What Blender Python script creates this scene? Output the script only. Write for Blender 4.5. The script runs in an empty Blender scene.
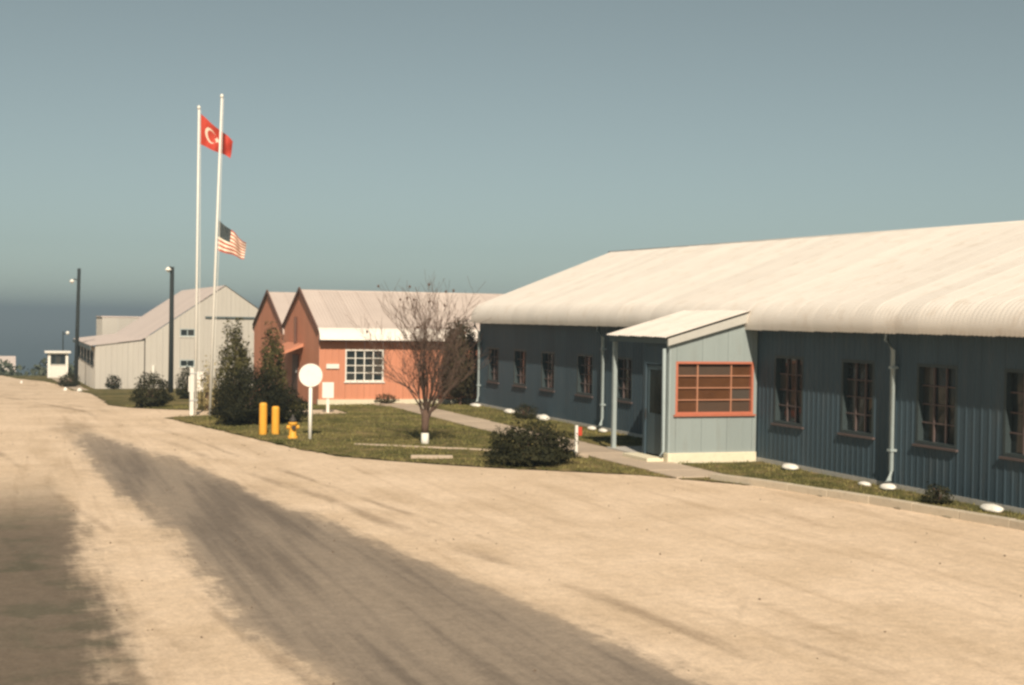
import bpy, bmesh, math, random
import numpy as np
from mathutils import Vector, Matrix, noise as mnoise

random.seed(7)
rng = np.random.default_rng(7)
R = math.radians
scene = bpy.context.scene
col = scene.collection

# ------------------------------------------------------------------ camera
# Site frame: y runs along the long hut (away from the camera), x runs from the road towards the hut,
# x = 0 is the hut's long wall, z = 0 the ground beside it.
cam_data = bpy.data.cameras.new('camera')
cam_data.sensor_width = 36.0
cam_data.lens = 1400 / 1024 * 36
cam_data.clip_start = 0.1
cam_data.clip_end = 40000
cam = bpy.data.objects.new('camera', cam_data)
col.objects.link(cam)
pitch = math.atan((342.5 - 319.0) / 1400)
cam.matrix_world = (Matrix.Translation((-17.25, -20.5, 3.4)) @ Matrix.Rotation(R(-19.86), 4, 'Z')
                    @ Matrix.Rotation(R(90) - pitch, 4, 'X') @ Matrix.Rotation(R(0.9), 4, 'Z'))
scene.camera = cam

# ------------------------------------------------------------------ sky and sun
SUN_EL, SUN_PHI = R(39), R(13)           # phi: angle off the hut's long axis, towards the road
sun_dir = Vector((-math.sin(SUN_PHI) * math.cos(SUN_EL), -math.cos(SUN_PHI) * math.cos(SUN_EL), math.sin(SUN_EL)))
world = bpy.data.worlds.new('World')
scene.world = world
world.use_nodes = True
nt = world.node_tree
nt.nodes.clear()
wo = nt.nodes.new('ShaderNodeOutputWorld')
bg = nt.nodes.new('ShaderNodeBackground')
sky = nt.nodes.new('ShaderNodeTexSky')
sky.sky_type = 'NISHITA'
sky.sun_disc = False
sky.sun_elevation = SUN_EL
sky.sun_rotation = math.atan2(sun_dir.x, sun_dir.y)
sky.air_density = 0.8
sky.dust_density = 0.5
sky.ozone_density = 1.0
hsv = nt.nodes.new('ShaderNodeHueSaturation')
hsv.inputs['Saturation'].default_value = 0.36
tint = nt.nodes.new('ShaderNodeMixRGB')
tint.blend_type = 'MULTIPLY'
tint.inputs[0].default_value = 1.0
tint.inputs[2].default_value = (0.865, 1.0, 0.935, 1)
nt.links.new(sky.outputs[0], hsv.inputs['Color'])
nt.links.new(hsv.outputs[0], tint.inputs[1])
nt.links.new(tint.outputs[0], bg.inputs[0])
bg.inputs[1].default_value = 0.05
nt.links.new(bg.outputs[0], wo.inputs[0])

sun_data = bpy.data.lights.new('sun', 'SUN')
sun_data.energy = 4.8
sun_data.angle = R(0.6)
sun_data.color = (1.0, 0.86, 0.69)
sun = bpy.data.objects.new('sun', sun_data)
col.objects.link(sun)
sun.rotation_euler = sun_dir.to_track_quat('Z', 'Y').to_euler()

vs = scene.view_settings
vs.view_transform = 'Standard'
vs.look = 'None'
vs.exposure = 0.32
vs.gamma = 1.0
vs.use_curve_mapping = False
scene.render.engine = 'CYCLES'
scene.cycles.filter_width = 2.7
scene.cycles.max_bounces = 6

# ------------------------------------------------------------------ materials
def lin(r, g, b):
    f = lambda c: ((c / 255 + 0.055) / 1.055) ** 2.4 if c > 10 else c / 255 / 12.92
    return (f(r), f(g), f(b), 1)

class NT:
    def __init__(self, name):
        self.m = bpy.data.materials.new(name)
        self.m.use_nodes = True
        self.t = self.m.node_tree
        self.b = self.t.nodes['Principled BSDF']
    def n(self, kind, **kw):
        nd = self.t.nodes.new('ShaderNode' + kind)
        for k, v in kw.items():
            setattr(nd, k, v)
        return nd
    def l(self, a, b):
        self.t.links.new(a, b)
    def math(self, op, a, b=None, clamp=False):
        nd = self.n('Math', operation=op)
        nd.use_clamp = clamp
        for i, v in enumerate((a, b)):
            if v is None: continue
            if hasattr(v, 'links'): self.l(v, nd.inputs[i])
            else: nd.inputs[i].default_value = v
        return nd.outputs[0]
    def mix(self, fac, a, b, blend='MIX'):
        nd = self.n('MixRGB', blend_type=blend)
        for i, v in enumerate((fac, a, b)):
            if hasattr(v, 'links'): self.l(v, nd.inputs[i])
            elif i == 0: nd.inputs[0].default_value = v
            else: nd.inputs[i].default_value = v if len(v) == 4 else (*v, 1)
        return nd.outputs[0]
    def noise(self, vec, scale, detail=4, rough=0.55):
        nd = self.n('TexNoise')
        nd.inputs['Scale'].default_value = scale
        nd.inputs['Detail'].default_value = detail
        nd.inputs['Roughness'].default_value = rough
        if vec is not None: self.l(vec, nd.inputs['Vector'])
        return nd.outputs['Fac']
    def ramp(self, fac, a, b):
        nd = self.n('MapRange')
        nd.clamp = True
        nd.interpolation_type = 'SMOOTHSTEP'
        self.l(fac, nd.inputs[0])
        for i, v in ((1, a), (2, b)):
            if hasattr(v, 'links'): self.l(v, nd.inputs[i])
            else: nd.inputs[i].default_value = v
        return nd.outputs[0]
    def scaled(self, vec, s):
        nd = self.n('Mapping')
        nd.inputs['Scale'].default_value = s
        self.l(vec, nd.inputs['Vector'])
        return nd.outputs[0]
    def bump(self, h, strength, dist):
        nd = self.n('Bump')
        nd.inputs['Strength'].default_value = strength
        nd.inputs['Distance'].default_value = dist
        self.l(h, nd.inputs['Height'])
        self.l(nd.outputs[0], self.b.inputs['Normal'])

def plain(name, c, rough=0.6, var=0.12, scale=3.0, dirt=None, dirt_amt=0.5, spec=0.3, rnd=0.06, streak=False, metal=0.0):
    k = NT(name)
    geo = k.n('NewGeometry')
    pos = geo.outputs['Position']
    v = k.scaled(pos, (1, 1, 0.18)) if streak else pos
    f1 = k.noise(v, scale, 5)
    base = k.mix(k.math('MULTIPLY', f1, 1.0), tuple(x * (1 - var) for x in c[:3]), tuple(min(1, x * (1 + var)) for x in c[:3]))
    if dirt is not None:
        f2 = k.ramp(k.noise(v, scale * 2.7, 6, 0.65), 0.5, 0.72)
        base = k.mix(k.math('MULTIPLY', f2, dirt_amt), base, dirt)
    oi = k.n('ObjectInfo')
    r = k.math('ADD', k.math('MULTIPLY', oi.outputs['Random'], 2 * rnd), 1 - rnd)
    cmb = k.n('CombineColor')
    for i in range(3): k.l(r, cmb.inputs[i])
    base = k.mix(1.0, base, cmb.outputs[0], 'MULTIPLY')
    k.l(base, k.b.inputs['Base Color'])
    k.b.inputs['Roughness'].default_value = rough
    k.b.inputs['Specular IOR Level'].default_value = spec
    k.b.inputs['Metallic'].default_value = metal
    k.bump(k.noise(pos, 40, 3), 0.15, 0.01)
    return k.m

M = {}
M['siding'] = plain('blue_grey_siding', (0.050, 0.080, 0.102), 0.6, 0.25, 1.6, (0.082, 0.098, 0.106), 0.5, rnd=0.07, streak=True)  # base colour darkened to carry the long wall's shade
M['porch_trim'] = plain('pale_trim', (0.46, 0.45, 0.41), 0.6, 0.08, 4, (0.36, 0.34, 0.3), 0.3)
M['sunlit_panel'] = plain('sunlit_siding_panel', (0.27, 0.315, 0.31), 0.6, 0.1, 1.6, (0.24, 0.25, 0.23), 0.35, rnd=0.04, streak=True)  # lighter copy of the hut siding, sunlight put into its colour
M['roof'] = plain('cream_roof_sheet', (0.76, 0.70, 0.63), 0.5, 0.09, 0.8, (0.60, 0.51, 0.42), 0.5, rnd=0.06)
M['roof_pink'] = plain('weathered_roof_sheet', (0.53, 0.45, 0.40), 0.6, 0.1, 0.8, (0.44, 0.36, 0.32), 0.35, rnd=0.05)
M['orange'] = plain('orange_paint', (0.56, 0.235, 0.14), 0.6, 0.14, 1.2, (0.47, 0.22, 0.14), 0.4, rnd=0.07, streak=True)
M['orange_dark'] = plain('brown_trim', (0.14, 0.075, 0.055), 0.6)
M['white'] = plain('white_paint', (0.78, 0.75, 0.68), 0.5, 0.06, 4, (0.5, 0.46, 0.38), 0.25)
M['cream'] = plain('cream_concrete', (0.70, 0.64, 0.48), 0.8, 0.1, 4, (0.42, 0.38, 0.28), 0.35)
M['concrete'] = plain('concrete', (0.46, 0.37, 0.28), 0.9, 0.14, 3, (0.30, 0.25, 0.19), 0.5, rnd=0.09)
M['kerb_stone'] = plain('kerb_concrete', (0.50, 0.43, 0.33), 0.9, 0.14, 3, (0.34, 0.29, 0.22), 0.5, rnd=0.07)
M['slab_edge'] = plain('worn_concrete', (0.44, 0.42, 0.38), 0.9, 0.14, 5, (0.25, 0.24, 0.2), 0.5)
M['pale_metal'] = plain('pale_metal_pipe', (0.33, 0.385, 0.385), 0.45, 0.1, 6, (0.3, 0.3, 0.28), 0.3)
M['red_frame'] = plain('red_window_paint', (0.46, 0.15, 0.09), 0.5, 0.14, 8, (0.42, 0.25, 0.17), 0.5)
M['tan_bar'] = plain('tan_bar', (0.42, 0.20, 0.12), 0.6, 0.15, 8)
M['pink_frame'] = plain('faded_window_paint', (0.115, 0.085, 0.08), 0.6, 0.15, 8, (0.075, 0.065, 0.062), 0.5)
M['dark_frame'] = plain('dark_window_paint', (0.04, 0.055, 0.058), 0.5, 0.1, 8)
M['soffit'] = plain('soffit_board', (0.10, 0.13, 0.135), 0.7)
M['hall'] = plain('grey_hall_siding', (0.47, 0.44, 0.39), 0.7, 0.06, 1.2, (0.40, 0.37, 0.33), 0.3, rnd=0.025, streak=True)
M['hall_roof'] = plain('hall_roof_sheet', (0.60, 0.51, 0.46), 0.6, 0.06, 0.7, (0.46, 0.39, 0.35), 0.3, rnd=0.04)
M['pole_wood'] = plain('creosoted_pole', (0.022, 0.028, 0.028), 0.85, 0.25, 4)
M['yellow'] = plain('yellow_paint', (0.74, 0.37, 0.045), 0.5, 0.1, 6, (0.4, 0.22, 0.05), 0.3)
M['red'] = plain('red_paint', (0.5, 0.06, 0.03), 0.45, 0.1, 6)
M['iron'] = plain('dark_iron', (0.05, 0.045, 0.04), 0.6, 0.2, 10)
M['galv'] = plain('galvanised', (0.4, 0.41, 0.4), 0.4, 0.1, 10)
M['bark'] = plain('bark', (0.12, 0.075, 0.055), 0.9, 0.3, 14)
M['twig'] = plain('twig', (0.115, 0.075, 0.056), 0.9, 0.25, 6)
M['door'] = plain('door_paint', (0.06, 0.09, 0.105), 0.45, 0.08, 3)
M['sand_stone'] = plain('pebble', (0.17, 0.13, 0.095), 0.9, 0.3, 9, rnd=0.25)
M['dark_interior'] = plain('dark_interior', (0.03, 0.028, 0.026), 0.9)

def glass(name, c=(0.012, 0.016, 0.017), rough=0.12):
    k = NT(name)
    geo = k.n('NewGeometry')
    f = k.noise(geo.outputs['Position'], 2.2, 3)
    oi = k.n('ObjectInfo')
    gc = k.mix(f, c, tuple(x * 2.6 for x in c))
    gc = k.mix(k.math('MULTIPLY', k.ramp(oi.outputs['Random'], 0.55, 1.0), 0.8), gc, (0.075, 0.07, 0.06))
    k.l(gc, k.b.inputs['Base Color'])
    k.b.inputs['Roughness'].default_value = rough
    k.b.inputs['Specular IOR Level'].default_value = 0.5
    k.bump(k.noise(geo.outputs['Position'], 2.0, 2), 0.12, 0.02)
    return k.m
M['glass'] = glass('window_glass')
M['reflect_glass'] = glass('brown_reflection_glass', (0.055, 0.025, 0.012), 0.15)  # clear pane; brown reflection and room tone painted into its colour

def leafmat(name, a, b, scale=5.0):
    k = NT(name)
    geo = k.n('NewGeometry')
    f = k.ramp(k.noise(geo.outputs['Position'], scale, 5), 0.34, 0.66)
    r = geo.outputs['Random Per Island']
    c = k.mix(f, a, b)
    c = k.mix(k.math('MULTIPLY', r, 0.3), c, tuple(min(1, x * 1.7) for x in b))
    k.l(c, k.b.inputs['Base Color'])
    k.b.inputs['Roughness'].default_value = 0.75
    k.b.inputs['Specular IOR Level'].default_value = 0.15
    return k.m
M['evergreen'] = leafmat('evergreen_leaf', (0.014, 0.016, 0.007), (0.032, 0.031, 0.013))
M['dense_bush'] = leafmat('dense_bush_leaf', (0.010, 0.012, 0.006), (0.022, 0.022, 0.010))
M['conifer'] = leafmat('conifer_leaf', (0.034, 0.036, 0.012), (0.085, 0.074, 0.028))
M['cypress'] = leafmat('cypress_leaf', (0.020, 0.019, 0.008), (0.050, 0.040, 0.018))
M['pale_leaf'] = leafmat('pale_leaf', (0.16, 0.13, 0.05), (0.34, 0.28, 0.14))
M['brush'] = leafmat('brush_leaf', (0.045, 0.06, 0.045), (0.08, 0.09, 0.06))
M['grass_blade'] = leafmat('grass_blade', (0.058, 0.066, 0.02), (0.215, 0.185, 0.068), 0.9)

# ground: dry winter turf with bare earth
k = NT('turf')
pos = k.n('NewGeometry').outputs['Position']
f1 = k.ramp(k.noise(pos, 0.35, 6, 0.6), 0.38, 0.66)
f2 = k.ramp(k.noise(pos, 2.3, 6, 0.65), 0.46, 0.72)
c = k.mix(f1, (0.07, 0.072, 0.023), (0.18, 0.145, 0.058))
c = k.mix(k.math('MULTIPLY', f2, 0.85), c, (0.29, 0.21, 0.105))
k.l(c, k.b.inputs['Base Color'])
k.b.inputs['Roughness'].default_value = 0.95
k.b.inputs['Specular IOR Level'].default_value = 0.1
k.bump(k.noise(pos, 18, 5, 0.7), 0.6, 0.05)
M['turf'] = k.m

# road: pale sandy gravel over old asphalt; tarred wheel lanes run along it
k = NT('road_surface')
pos = k.n('NewGeometry').outputs['Position']
sep = k.n('SeparateXYZ')
k.l(pos, sep.inputs[0])
X, Y = sep.outputs[0], sep.outputs[1]
q = k.math('MULTIPLY', X, -1.0)
long_v = k.scaled(pos, (1.0, 0.12, 1.0))
nz_edge = k.math('MULTIPLY', k.math('SUBTRACT', k.noise(long_v, 1.1, 6, 0.62), 0.5), 1.5)
nz_fine = k.math('MULTIPLY', k.math('SUBTRACT', k.noise(pos, 2.2, 7, 0.7), 0.5), 0.7)
qn = k.math('ADD', k.math('ADD', q, nz_edge), nz_fine)
yn = k.math('ADD', Y, 8.5)
qL = k.math('ADD', k.math('MULTIPLY', yn, 0.045), 14.75)
qR = k.math('ADD', k.math('MULTIPLY', yn, 0.125), 10.75)
inL = k.ramp(k.math('SUBTRACT', qL, qn), -0.15, 0.75)
inR = k.ramp(k.math('SUBTRACT', qn, qR), -0.25, 0.75)
lane = k.math('MULTIPLY', inL, inR)
fade = k.math('SUBTRACT', 1.0, k.ramp(Y, 9.0, 32.0))
lane = k.math('MULTIPLY', lane, fade)
wear = k.math('SUBTRACT', k.noise(k.scaled(pos, (1.0, 0.3, 1.0)), 3.4, 8, 0.72), 0.5)
lane_w = k.ramp(k.math('ADD', lane, k.math('MULTIPLY', wear, 1.5)), 0.30, 0.62)
lane = k.math('MULTIPLY', k.math('ADD', k.math('MULTIPLY', lane_w, 0.38), k.math('MULTIPLY', lane, 0.6)), k.ramp(lane, 0.02, 0.3))
d2 = k.math('MULTIPLY', k.ramp(qn, 15.95, 16.5), k.math('SUBTRACT', 1.0, k.ramp(Y, 1.0, 12.0)))
gr1 = k.noise(pos, 0.45, 6, 0.6)
gr2 = k.noise(long_v, 0.9, 6, 0.6)
gr3 = k.noise(pos, 26, 6, 0.75)
gr4 = k.noise(k.scaled(pos, (2.6, 0.1, 1.0)), 1.3, 6, 0.6)
gr5 = k.noise(k.scaled(pos, (1.0, 0.35, 1.0)), 0.55, 7, 0.66)
rut = None
for off, wid in ((-0.75, 0.16), (-1.5, 0.10), (3.7, 0.09), (5.2, 0.10)):
    dd = k.math('ABSOLUTE', k.math('SUBTRACT', k.math('ADD', q, k.math('MULTIPLY', nz_edge, 0.35)), k.math('ADD', qR, off)))
    mk = k.math('SUBTRACT', 1.0, k.ramp(dd, wid * 0.2, wid * 1.6))
    rut = mk if rut is None else k.math('MAXIMUM', rut, mk)
rut = k.math('MULTIPLY', rut, k.ramp(gr5, 0.42, 0.6))
vor = k.n('TexVoronoi')
vor.inputs['Scale'].default_value = 34
k.l(pos, vor.inputs['Vector'])
base = k.mix(k.ramp(gr1, 0.3, 0.7), (0.56, 0.43, 0.302), (0.68, 0.535, 0.395))
base = k.mix(k.math('MULTIPLY', k.ramp(gr2, 0.50, 0.72), 0.38), base, (0.37, 0.27, 0.17))
base = k.mix(k.math('MULTIPLY', k.ramp(gr4, 0.50, 0.72), 0.3), base, (0.35, 0.25, 0.16))
base = k.mix(k.math('MULTIPLY', k.ramp(gr5, 0.54, 0.74), 0.5), base, (0.31, 0.225, 0.145))
base = k.mix(k.math('MULTIPLY', rut, 0.5), base, (0.19, 0.135, 0.09))
tarc = k.mix(k.ramp(k.math('ADD', k.math('MULTIPLY', gr2, 0.5), k.math('MULTIPLY', gr4, 0.5)), 0.36, 0.62), (0.092, 0.079, 0.069), (0.235, 0.195, 0.155))
mossc = k.mix(k.ramp(k.noise(pos, 1.2, 6), 0.45, 0.65), (0.12, 0.096, 0.073), (0.078, 0.073, 0.052))
base = k.mix(k.math('MULTIPLY', lane, 0.9), base, tarc)
base = k.mix(k.math('MULTIPLY', d2, 0.93), base, mossc)
spk = k.ramp(gr3, 0.25, 0.75)
sc_ = k.n('CombineColor')
gr6 = k.ramp(k.noise(pos, 5.5, 7, 0.7), 0.3, 0.7)
sv = k.math('ADD', k.math('ADD', k.math('MULTIPLY', spk, 0.36), k.math('MULTIPLY', gr6, 0.20)), 0.78)
for i in range(3): k.l(sv, sc_.inputs[i])
base = k.mix(1.0, base, sc_.outputs[0], 'MULTIPLY')
# fine cracks running with the road
wv = k.n('TexVoronoi', feature='DISTANCE_TO_EDGE')
wv.inputs['Scale'].default_value = 0.32
dn = k.n('TexNoise'); dn.inputs['Scale'].default_value = 1.5; dn.inputs['Detail'].default_value = 5
k.l(pos, dn.inputs['Vector'])
k.l(k.mix(0.18, k.scaled(pos, (1, 0.35, 1)), dn.outputs['Color']), wv.inputs['Vector'])
crack = k.math('SUBTRACT', 1.0, k.ramp(wv.outputs['Distance'], 0.0, 0.008))
crack = k.math('MULTIPLY', crack, k.ramp(gr1, 0.42, 0.6))
base = k.mix(k.math('MULTIPLY', crack, 0.12), base, (0.15, 0.11, 0.075))
k.l(base, k.b.inputs['Base Color'])
k.b.inputs['Roughness'].default_value = 0.92
k.b.inputs['Specular IOR Level'].default_value = 0.15
k.bump(k.math('ADD', k.math('MULTIPLY', gr3, 0.6), k.math('MULTIPLY', k.noise(pos, 1.2, 5), 1.2)), 0.5, 0.03)
M['road'] = k.m

k = NT('sea_water')
pos = k.n('NewGeometry').outputs['Position']
k.b.inputs['Base Color'].default_value = (0.02, 0.042, 0.055, 1)
k.b.inputs['Roughness'].default_value = 0.35
k.bump(k.noise(pos, 0.06, 6, 0.7), 1.0, 3.0)
M['sea'] = k.m

# flags
def flag_tr():
    k = NT('red_flag_cloth')
    uv = k.n('UVMap'); sep = k.n('SeparateXYZ'); k.l(uv.outputs[0], sep.inputs[0])
    u = k.math('MULTIPLY', sep.outputs[0], 1.5); v = sep.outputs[1]
    def disc(cx, cy, r):
        a = k.math('POWER', k.math('SUBTRACT', u, cx), 2.0); b = k.math('POWER', k.math('SUBTRACT', v, cy), 2.0)
        return k.math('LESS_THAN', k.math('SQRT', k.math('ADD', a, b)), r)
    cres = k.math('MULTIPLY', disc(0.5, 0.5, 0.27), k.math('SUBTRACT', 1.0, disc(0.565, 0.5, 0.215)))
    # five pointed star: polar cut
    dx = k.math('SUBTRACT', u, 0.83); dy = k.math('SUBTRACT', v, 0.5)
    rad = k.math('SQRT', k.math('ADD', k.math('MULTIPLY', dx, dx), k.math('MULTIPLY', dy, dy)))
    ang = k.math('ADD', k.math('ARCTAN2', dy, dx), math.pi)
    seg = k.math('SUBTRACT', k.math('MODULO', ang, 2 * math.pi / 5), math.pi / 5)
    edge = k.math('DIVIDE', 0.055, k.math('COSINE', k.math('SUBTRACT', k.math('ABSOLUTE', seg), math.pi * 0.4 - 0.32)))
    star = k.math('LESS_THAN', rad, k.math('ADD', 0.05, k.math('MULTIPLY', k.math('ABSOLUTE', seg), 0.12)))
    wmask = k.math('MAXIMUM', cres, star)
    k.l(k.mix(wmask, (0.47, 0.045, 0.022), (0.74, 0.62, 0.5)), k.b.inputs['Base Color'])
    k.b.inputs['Roughness'].default_value = 0.8
    return k.m
def flag_us():
    k = NT('striped_flag_cloth')
    uv = k.n('UVMap'); sep = k.n('SeparateXYZ'); k.l(uv.outputs[0], sep.inputs[0])
    u, v = sep.outputs[0], sep.outputs[1]
    st = k.math('LESS_THAN', k.math('MODULO', k.math('MULTIPLY', k.math('SUBTRACT', 1.0, v), 6.5), 1.0), 0.5)
    stripes = k.mix(st, (0.78, 0.70, 0.56), (0.42, 0.09, 0.05))
    can = k.math('MULTIPLY', k.math('LESS_THAN', u, 0.42), k.math('GREATER_THAN', v, 6 / 13))
    gx = k.math('SUBTRACT', k.math('MODULO', k.math('MULTIPLY', u, 19.0), 1.0), 0.5)
    gy = k.math('SUBTRACT', k.math('MODULO', k.math('MULTIPLY', v, 13.0), 1.0), 0.5)
    dot = k.math('LESS_THAN', k.math('ADD', k.math('MULTIPLY', gx, gx), k.math('MULTIPLY', gy, gy)), 0.03)
    canc = k.mix(dot, (0.014, 0.028, 0.034), (0.4, 0.4, 0.36))
    k.l(k.mix(can, stripes, canc), k.b.inputs['Base Color'])
    k.b.inputs['Roughness'].default_value = 0.8
    return k.m
M['flag_red'] = flag_tr()
M['flag_stripes'] = flag_us()

# ------------------------------------------------------------------ mesh helpers
class MB:
    def __init__(self): self.v = []; self.f = []
    def quad(self, *p):
        n = len(self.v); self.v += [tuple(x) for x in p]; self.f.append(tuple(range(n, n + len(p)))); return self
    def box(self, x0, x1, y0, y1, z0, z1):
        n = len(self.v)
        self.v += [(x, y, z) for z in (z0, z1) for y in (y0, y1) for x in (x0, x1)]
        for a in ((0, 2, 3, 1), (4, 5, 7, 6), (0, 1, 5, 4), (2, 6, 7, 3), (0, 4, 6, 2), (1, 3, 7, 5)):
            self.f.append(tuple(n + i for i in a))
        return self
    def prism(self, poly, axis, t0, t1):
        """poly: 2D points in the two other axes, extruded along axis from t0 to t1."""
        n = len(self.v); m = len(poly)
        for t in (t0, t1):
            for a, b in poly:
                self.v.append({'x': (t, a, b), 'y': (a, t, b), 'z': (a, b, t)}[axis])
        self.f.append(tuple(range(n, n + m))[::-1]); self.f.append(tuple(range(n + m, n + 2 * m)))
        for i in range(m):
            j = (i + 1) % m
            self.f.append((n + i, n + j, n + m + j, n + m + i))
        return self
    def tube(self, pts, rad, sides=8, cap=True):
        pts = [Vector(p) for p in pts]
        if not isinstance(rad, (list, tuple)): rad = [rad] * len(pts)
        rings = []
        for i, p in enumerate(pts):
            d = (pts[min(i + 1, len(pts) - 1)] - pts[max(i - 1, 0)]).normalized()
            u = d.orthogonal().normalized() if abs(d.z) < 0.99 else Vector((1, 0, 0))
            u = (u - d * u.dot(d)).normalized(); w = d.cross(u)
            n = len(self.v)
            for s in range(sides):
                a = 2 * math.pi * s / sides
                self.v.append(tuple(p + (u * math.cos(a) + w * math.sin(a)) * rad[i]))
            rings.append(n)
        for i in range(len(rings) - 1):
            for s in range(sides):
                t = (s + 1) % sides
                self.f.append((rings[i] + s, rings[i] + t, rings[i + 1] + t, rings[i + 1] + s))
        if cap:
            self.f.append(tuple(rings[0] + s for s in range(sides))[::-1])
            self.f.append(tuple(rings[-1] + s for s in range(sides)))
        return self
    def lathe(self, prof, c=(0, 0, 0), sides=16):
        n = len(self.v)
        for r, z in prof:
            for s in range(sides):
                a = 2 * math.pi * s / sides
                self.v.append((c[0] + r * math.cos(a), c[1] + r * math.sin(a), c[2] + z))
        for i in range(len(prof) - 1):
            for s in range(sides):
                t = (s + 1) % sides
                self.f.append((n + i * sides + s, n + i * sides + t, n + (i + 1) * sides + t, n + (i + 1) * sides + s))
        self.f.append(tuple(n + s for s in range(sides))[::-1])
        self.f.append(tuple(n + (len(prof) - 1) * sides + s for s in range(sides)))
        return self
    def mesh(self, name):
        me = bpy.data.meshes.new(name)
        me.from_pydata(self.v, [], self.f); me.update()
        return me
    def build(self, name, mat, parent=None, smooth=False, bevel=0):
        o = bpy.data.objects.new(name, self.mesh(name))
        col.objects.link(o)
        o.data.materials.append(M[mat])
        if smooth:
            for p in o.data.polygons: p.use_smooth = True
        if bevel:
            md = o.modifiers.new('bevel', 'BEVEL'); md.width = bevel; md.segments = 2; md.limit_method = 'ANGLE'
        if parent is not None: o.parent = parent
        return o

def tag(o, label, cat, group=None):
    o['label'] = label; o['category'] = cat
    if group: o['group'] = group
    return o
def empty(name, loc, label=None, cat=None, group=None, rz=0):
    o = bpy.data.objects.new(name, None)
    o.empty_display_size = 0.3
    col.objects.link(o); o.location = loc; o.rotation_euler = (0, 0, rz)
    if label: tag(o, label, cat, group)
    return o
def inst(name, me, parent=None, loc=(0, 0, 0), rz=0, scale=(1, 1, 1), rot=None):
    o = bpy.data.objects.new(name, me); col.objects.link(o)
    o.location = loc; o.rotation_euler = rot if rot else (0, 0, rz); o.scale = scale
    if parent is not None: o.parent = parent
    return o
def structure(o):
    o['kind'] = 'structure'; return o

# ------------------------------------------------------------------ terrain
KNOTS = [(-400, 0), (30, 0), (75, -1.55), (112, -2.35), (124, -3.4), (150, -7.5), (240, -22), (420, -46), (700, -60)]
def terrain(y):
    return float(np.interp(y, [k_[0] for k_ in KNOTS], [k_[1] for k_ in KNOTS]))

def sheet(name, xs, ys, dz, mat):
    b = MB()
    for y in ys:
        for x in xs: b.v.append((x, y, terrain(y) + dz))
    nx = len(xs)
    for j in range(len(ys) - 1):
        for i in range(nx - 1):
            b.f.append((j * nx + i, j * nx + i + 1, (j + 1) * nx + i + 1, (j + 1) * nx + i))
    return b.build(name, mat)

structure(sheet('ground', [-1500, -300, -60, -30, 0, 30, 60, 300, 1500],
                sorted({-400, -60, -20, 0, 15, *[k_[0] for k_ in KNOTS]}), 0, 'turf'))
sea_b = MB().quad((-30000, 250, -30), (30000, 250, -30), (30000, 34000, -30), (-30000, 34000, -30))
structure(sea_b.build('sea', 'sea'))

# road edge towards the lawn, (y, x) pairs from near to far
EDGE = [(-60, -0.2), (-8, -0.75), (-1.5, -1.27), (2.26, -1.93), (4.97, -2.54), (6.1, -3.3), (7.4, -4.14), (8.5, -5.59), (9.4, -6.82),
        (10.8, -8.25), (12.7, -9.67), (14.5, -10.26), (19.0, -11.06), (24.5, -12.1), (26.0, -12.4), (26.4, -12.0), (26.7, -6.0), (29.3, -6.0),
        (29.7, -11.2), (30.0, -11.8), (31.5, -12.6), (33, -13.1), (36, -13.5), (45, -13.2), (58, -13.0), (66, -13.6), (80, -13.5), (92, -14.6), (100, -16.4), (112, -17.6), (123, -18.6)]
def edge_x(y):
    return float(np.interp(y, [e[0] for e in EDGE], [e[1] for e in EDGE]))
b = MB()
ys = sorted({*np.arange(-60, -10, 4.0), *np.arange(-10, 60, 0.25), *np.arange(60, 123, 1.0), 75.0, 112.0, 30.0, *[e[0] for e in EDGE]})
NX = 8
for y in ys:
    xr = edge_x(y)
    jag = 0.16 * mnoise.noise(Vector((y * 0.9, 3.1, 0))) + 0.08 * mnoise.noise(Vector((y * 3.1, 8.0, 0))) if y > 8.2 and not 26.0 < y < 29.8 else 0
    xl = -24 if y < 88 else -24 - 0.1 * (y - 88)
    for i in range(NX): b.v.append((xl + (xr + jag - xl) * i / (NX - 1), y, terrain(y) + 0.012))
for j in range(len(ys) - 1):
    for i in range(NX - 1):
        b.f.append((j * NX + i, j * NX + i + 1, (j + 1) * NX + i + 1, (j + 1) * NX + i))
structure(b.build('road', 'road'))

# ------------------------------------------------------------------ lawn with real blades
WALK = (-3.65, -2.3)                                    # walkway x range
def in_lawn(x, y):
    xr = np.interp(y, [e[0] for e in EDGE], [e[1] for e in EDGE])
    ok = x > xr + 0.05
    ok &= ~((x > WALK[0]) & (x < WALK[1]) & (y > 6.6) & (y < 33.9))
    hut = (x > -0.02) & (y < 31.1)
    porch = (x > -2.6) & (y > 9.4) & (y < 13.1)
    orange = (x > -5.75) & (y > 33.9)
    ok &= ~(hut | porch | orange)
    return ok
structure_lawn = []
g = 0.2
xs = np.arange(-15, 8, g); yss = np.arange(-9, 66, g)
b = MB(); vid = {}
def lawn_h(x, y):
    d = max(0.0, x - edge_x(y))
    h = 0.025 + 0.045 * min(1, d / 1.6) * (1 if x < WALK[0] and y < 27 else 0.2)
    if x < WALK[0] and y < 27: h *= min(1.0, (WALK[0] - x) / 0.8)
    return terrain(y) + max(0.02, h) + 0.015 * mnoise.noise(Vector((x * 1.7, y * 1.7, 0)))
cxs, cys = np.meshgrid((xs[:-1] + g / 2), (yss[:-1] + g / 2))
mask = in_lawn(cxs, cys)
def vtx(i, j):
    if (i, j) not in vid:
        x = xs[i] + 0.06 * mnoise.noise(Vector((xs[i] * 5, yss[j] * 5, 1))); y = yss[j] + 0.06 * mnoise.noise(Vector((xs[i] * 5, yss[j] * 5, 9)))
        vid[(i, j)] = len(b.v); b.v.append((x, y, lawn_h(xs[i], yss[j])))
    return vid[(i, j)]
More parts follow.
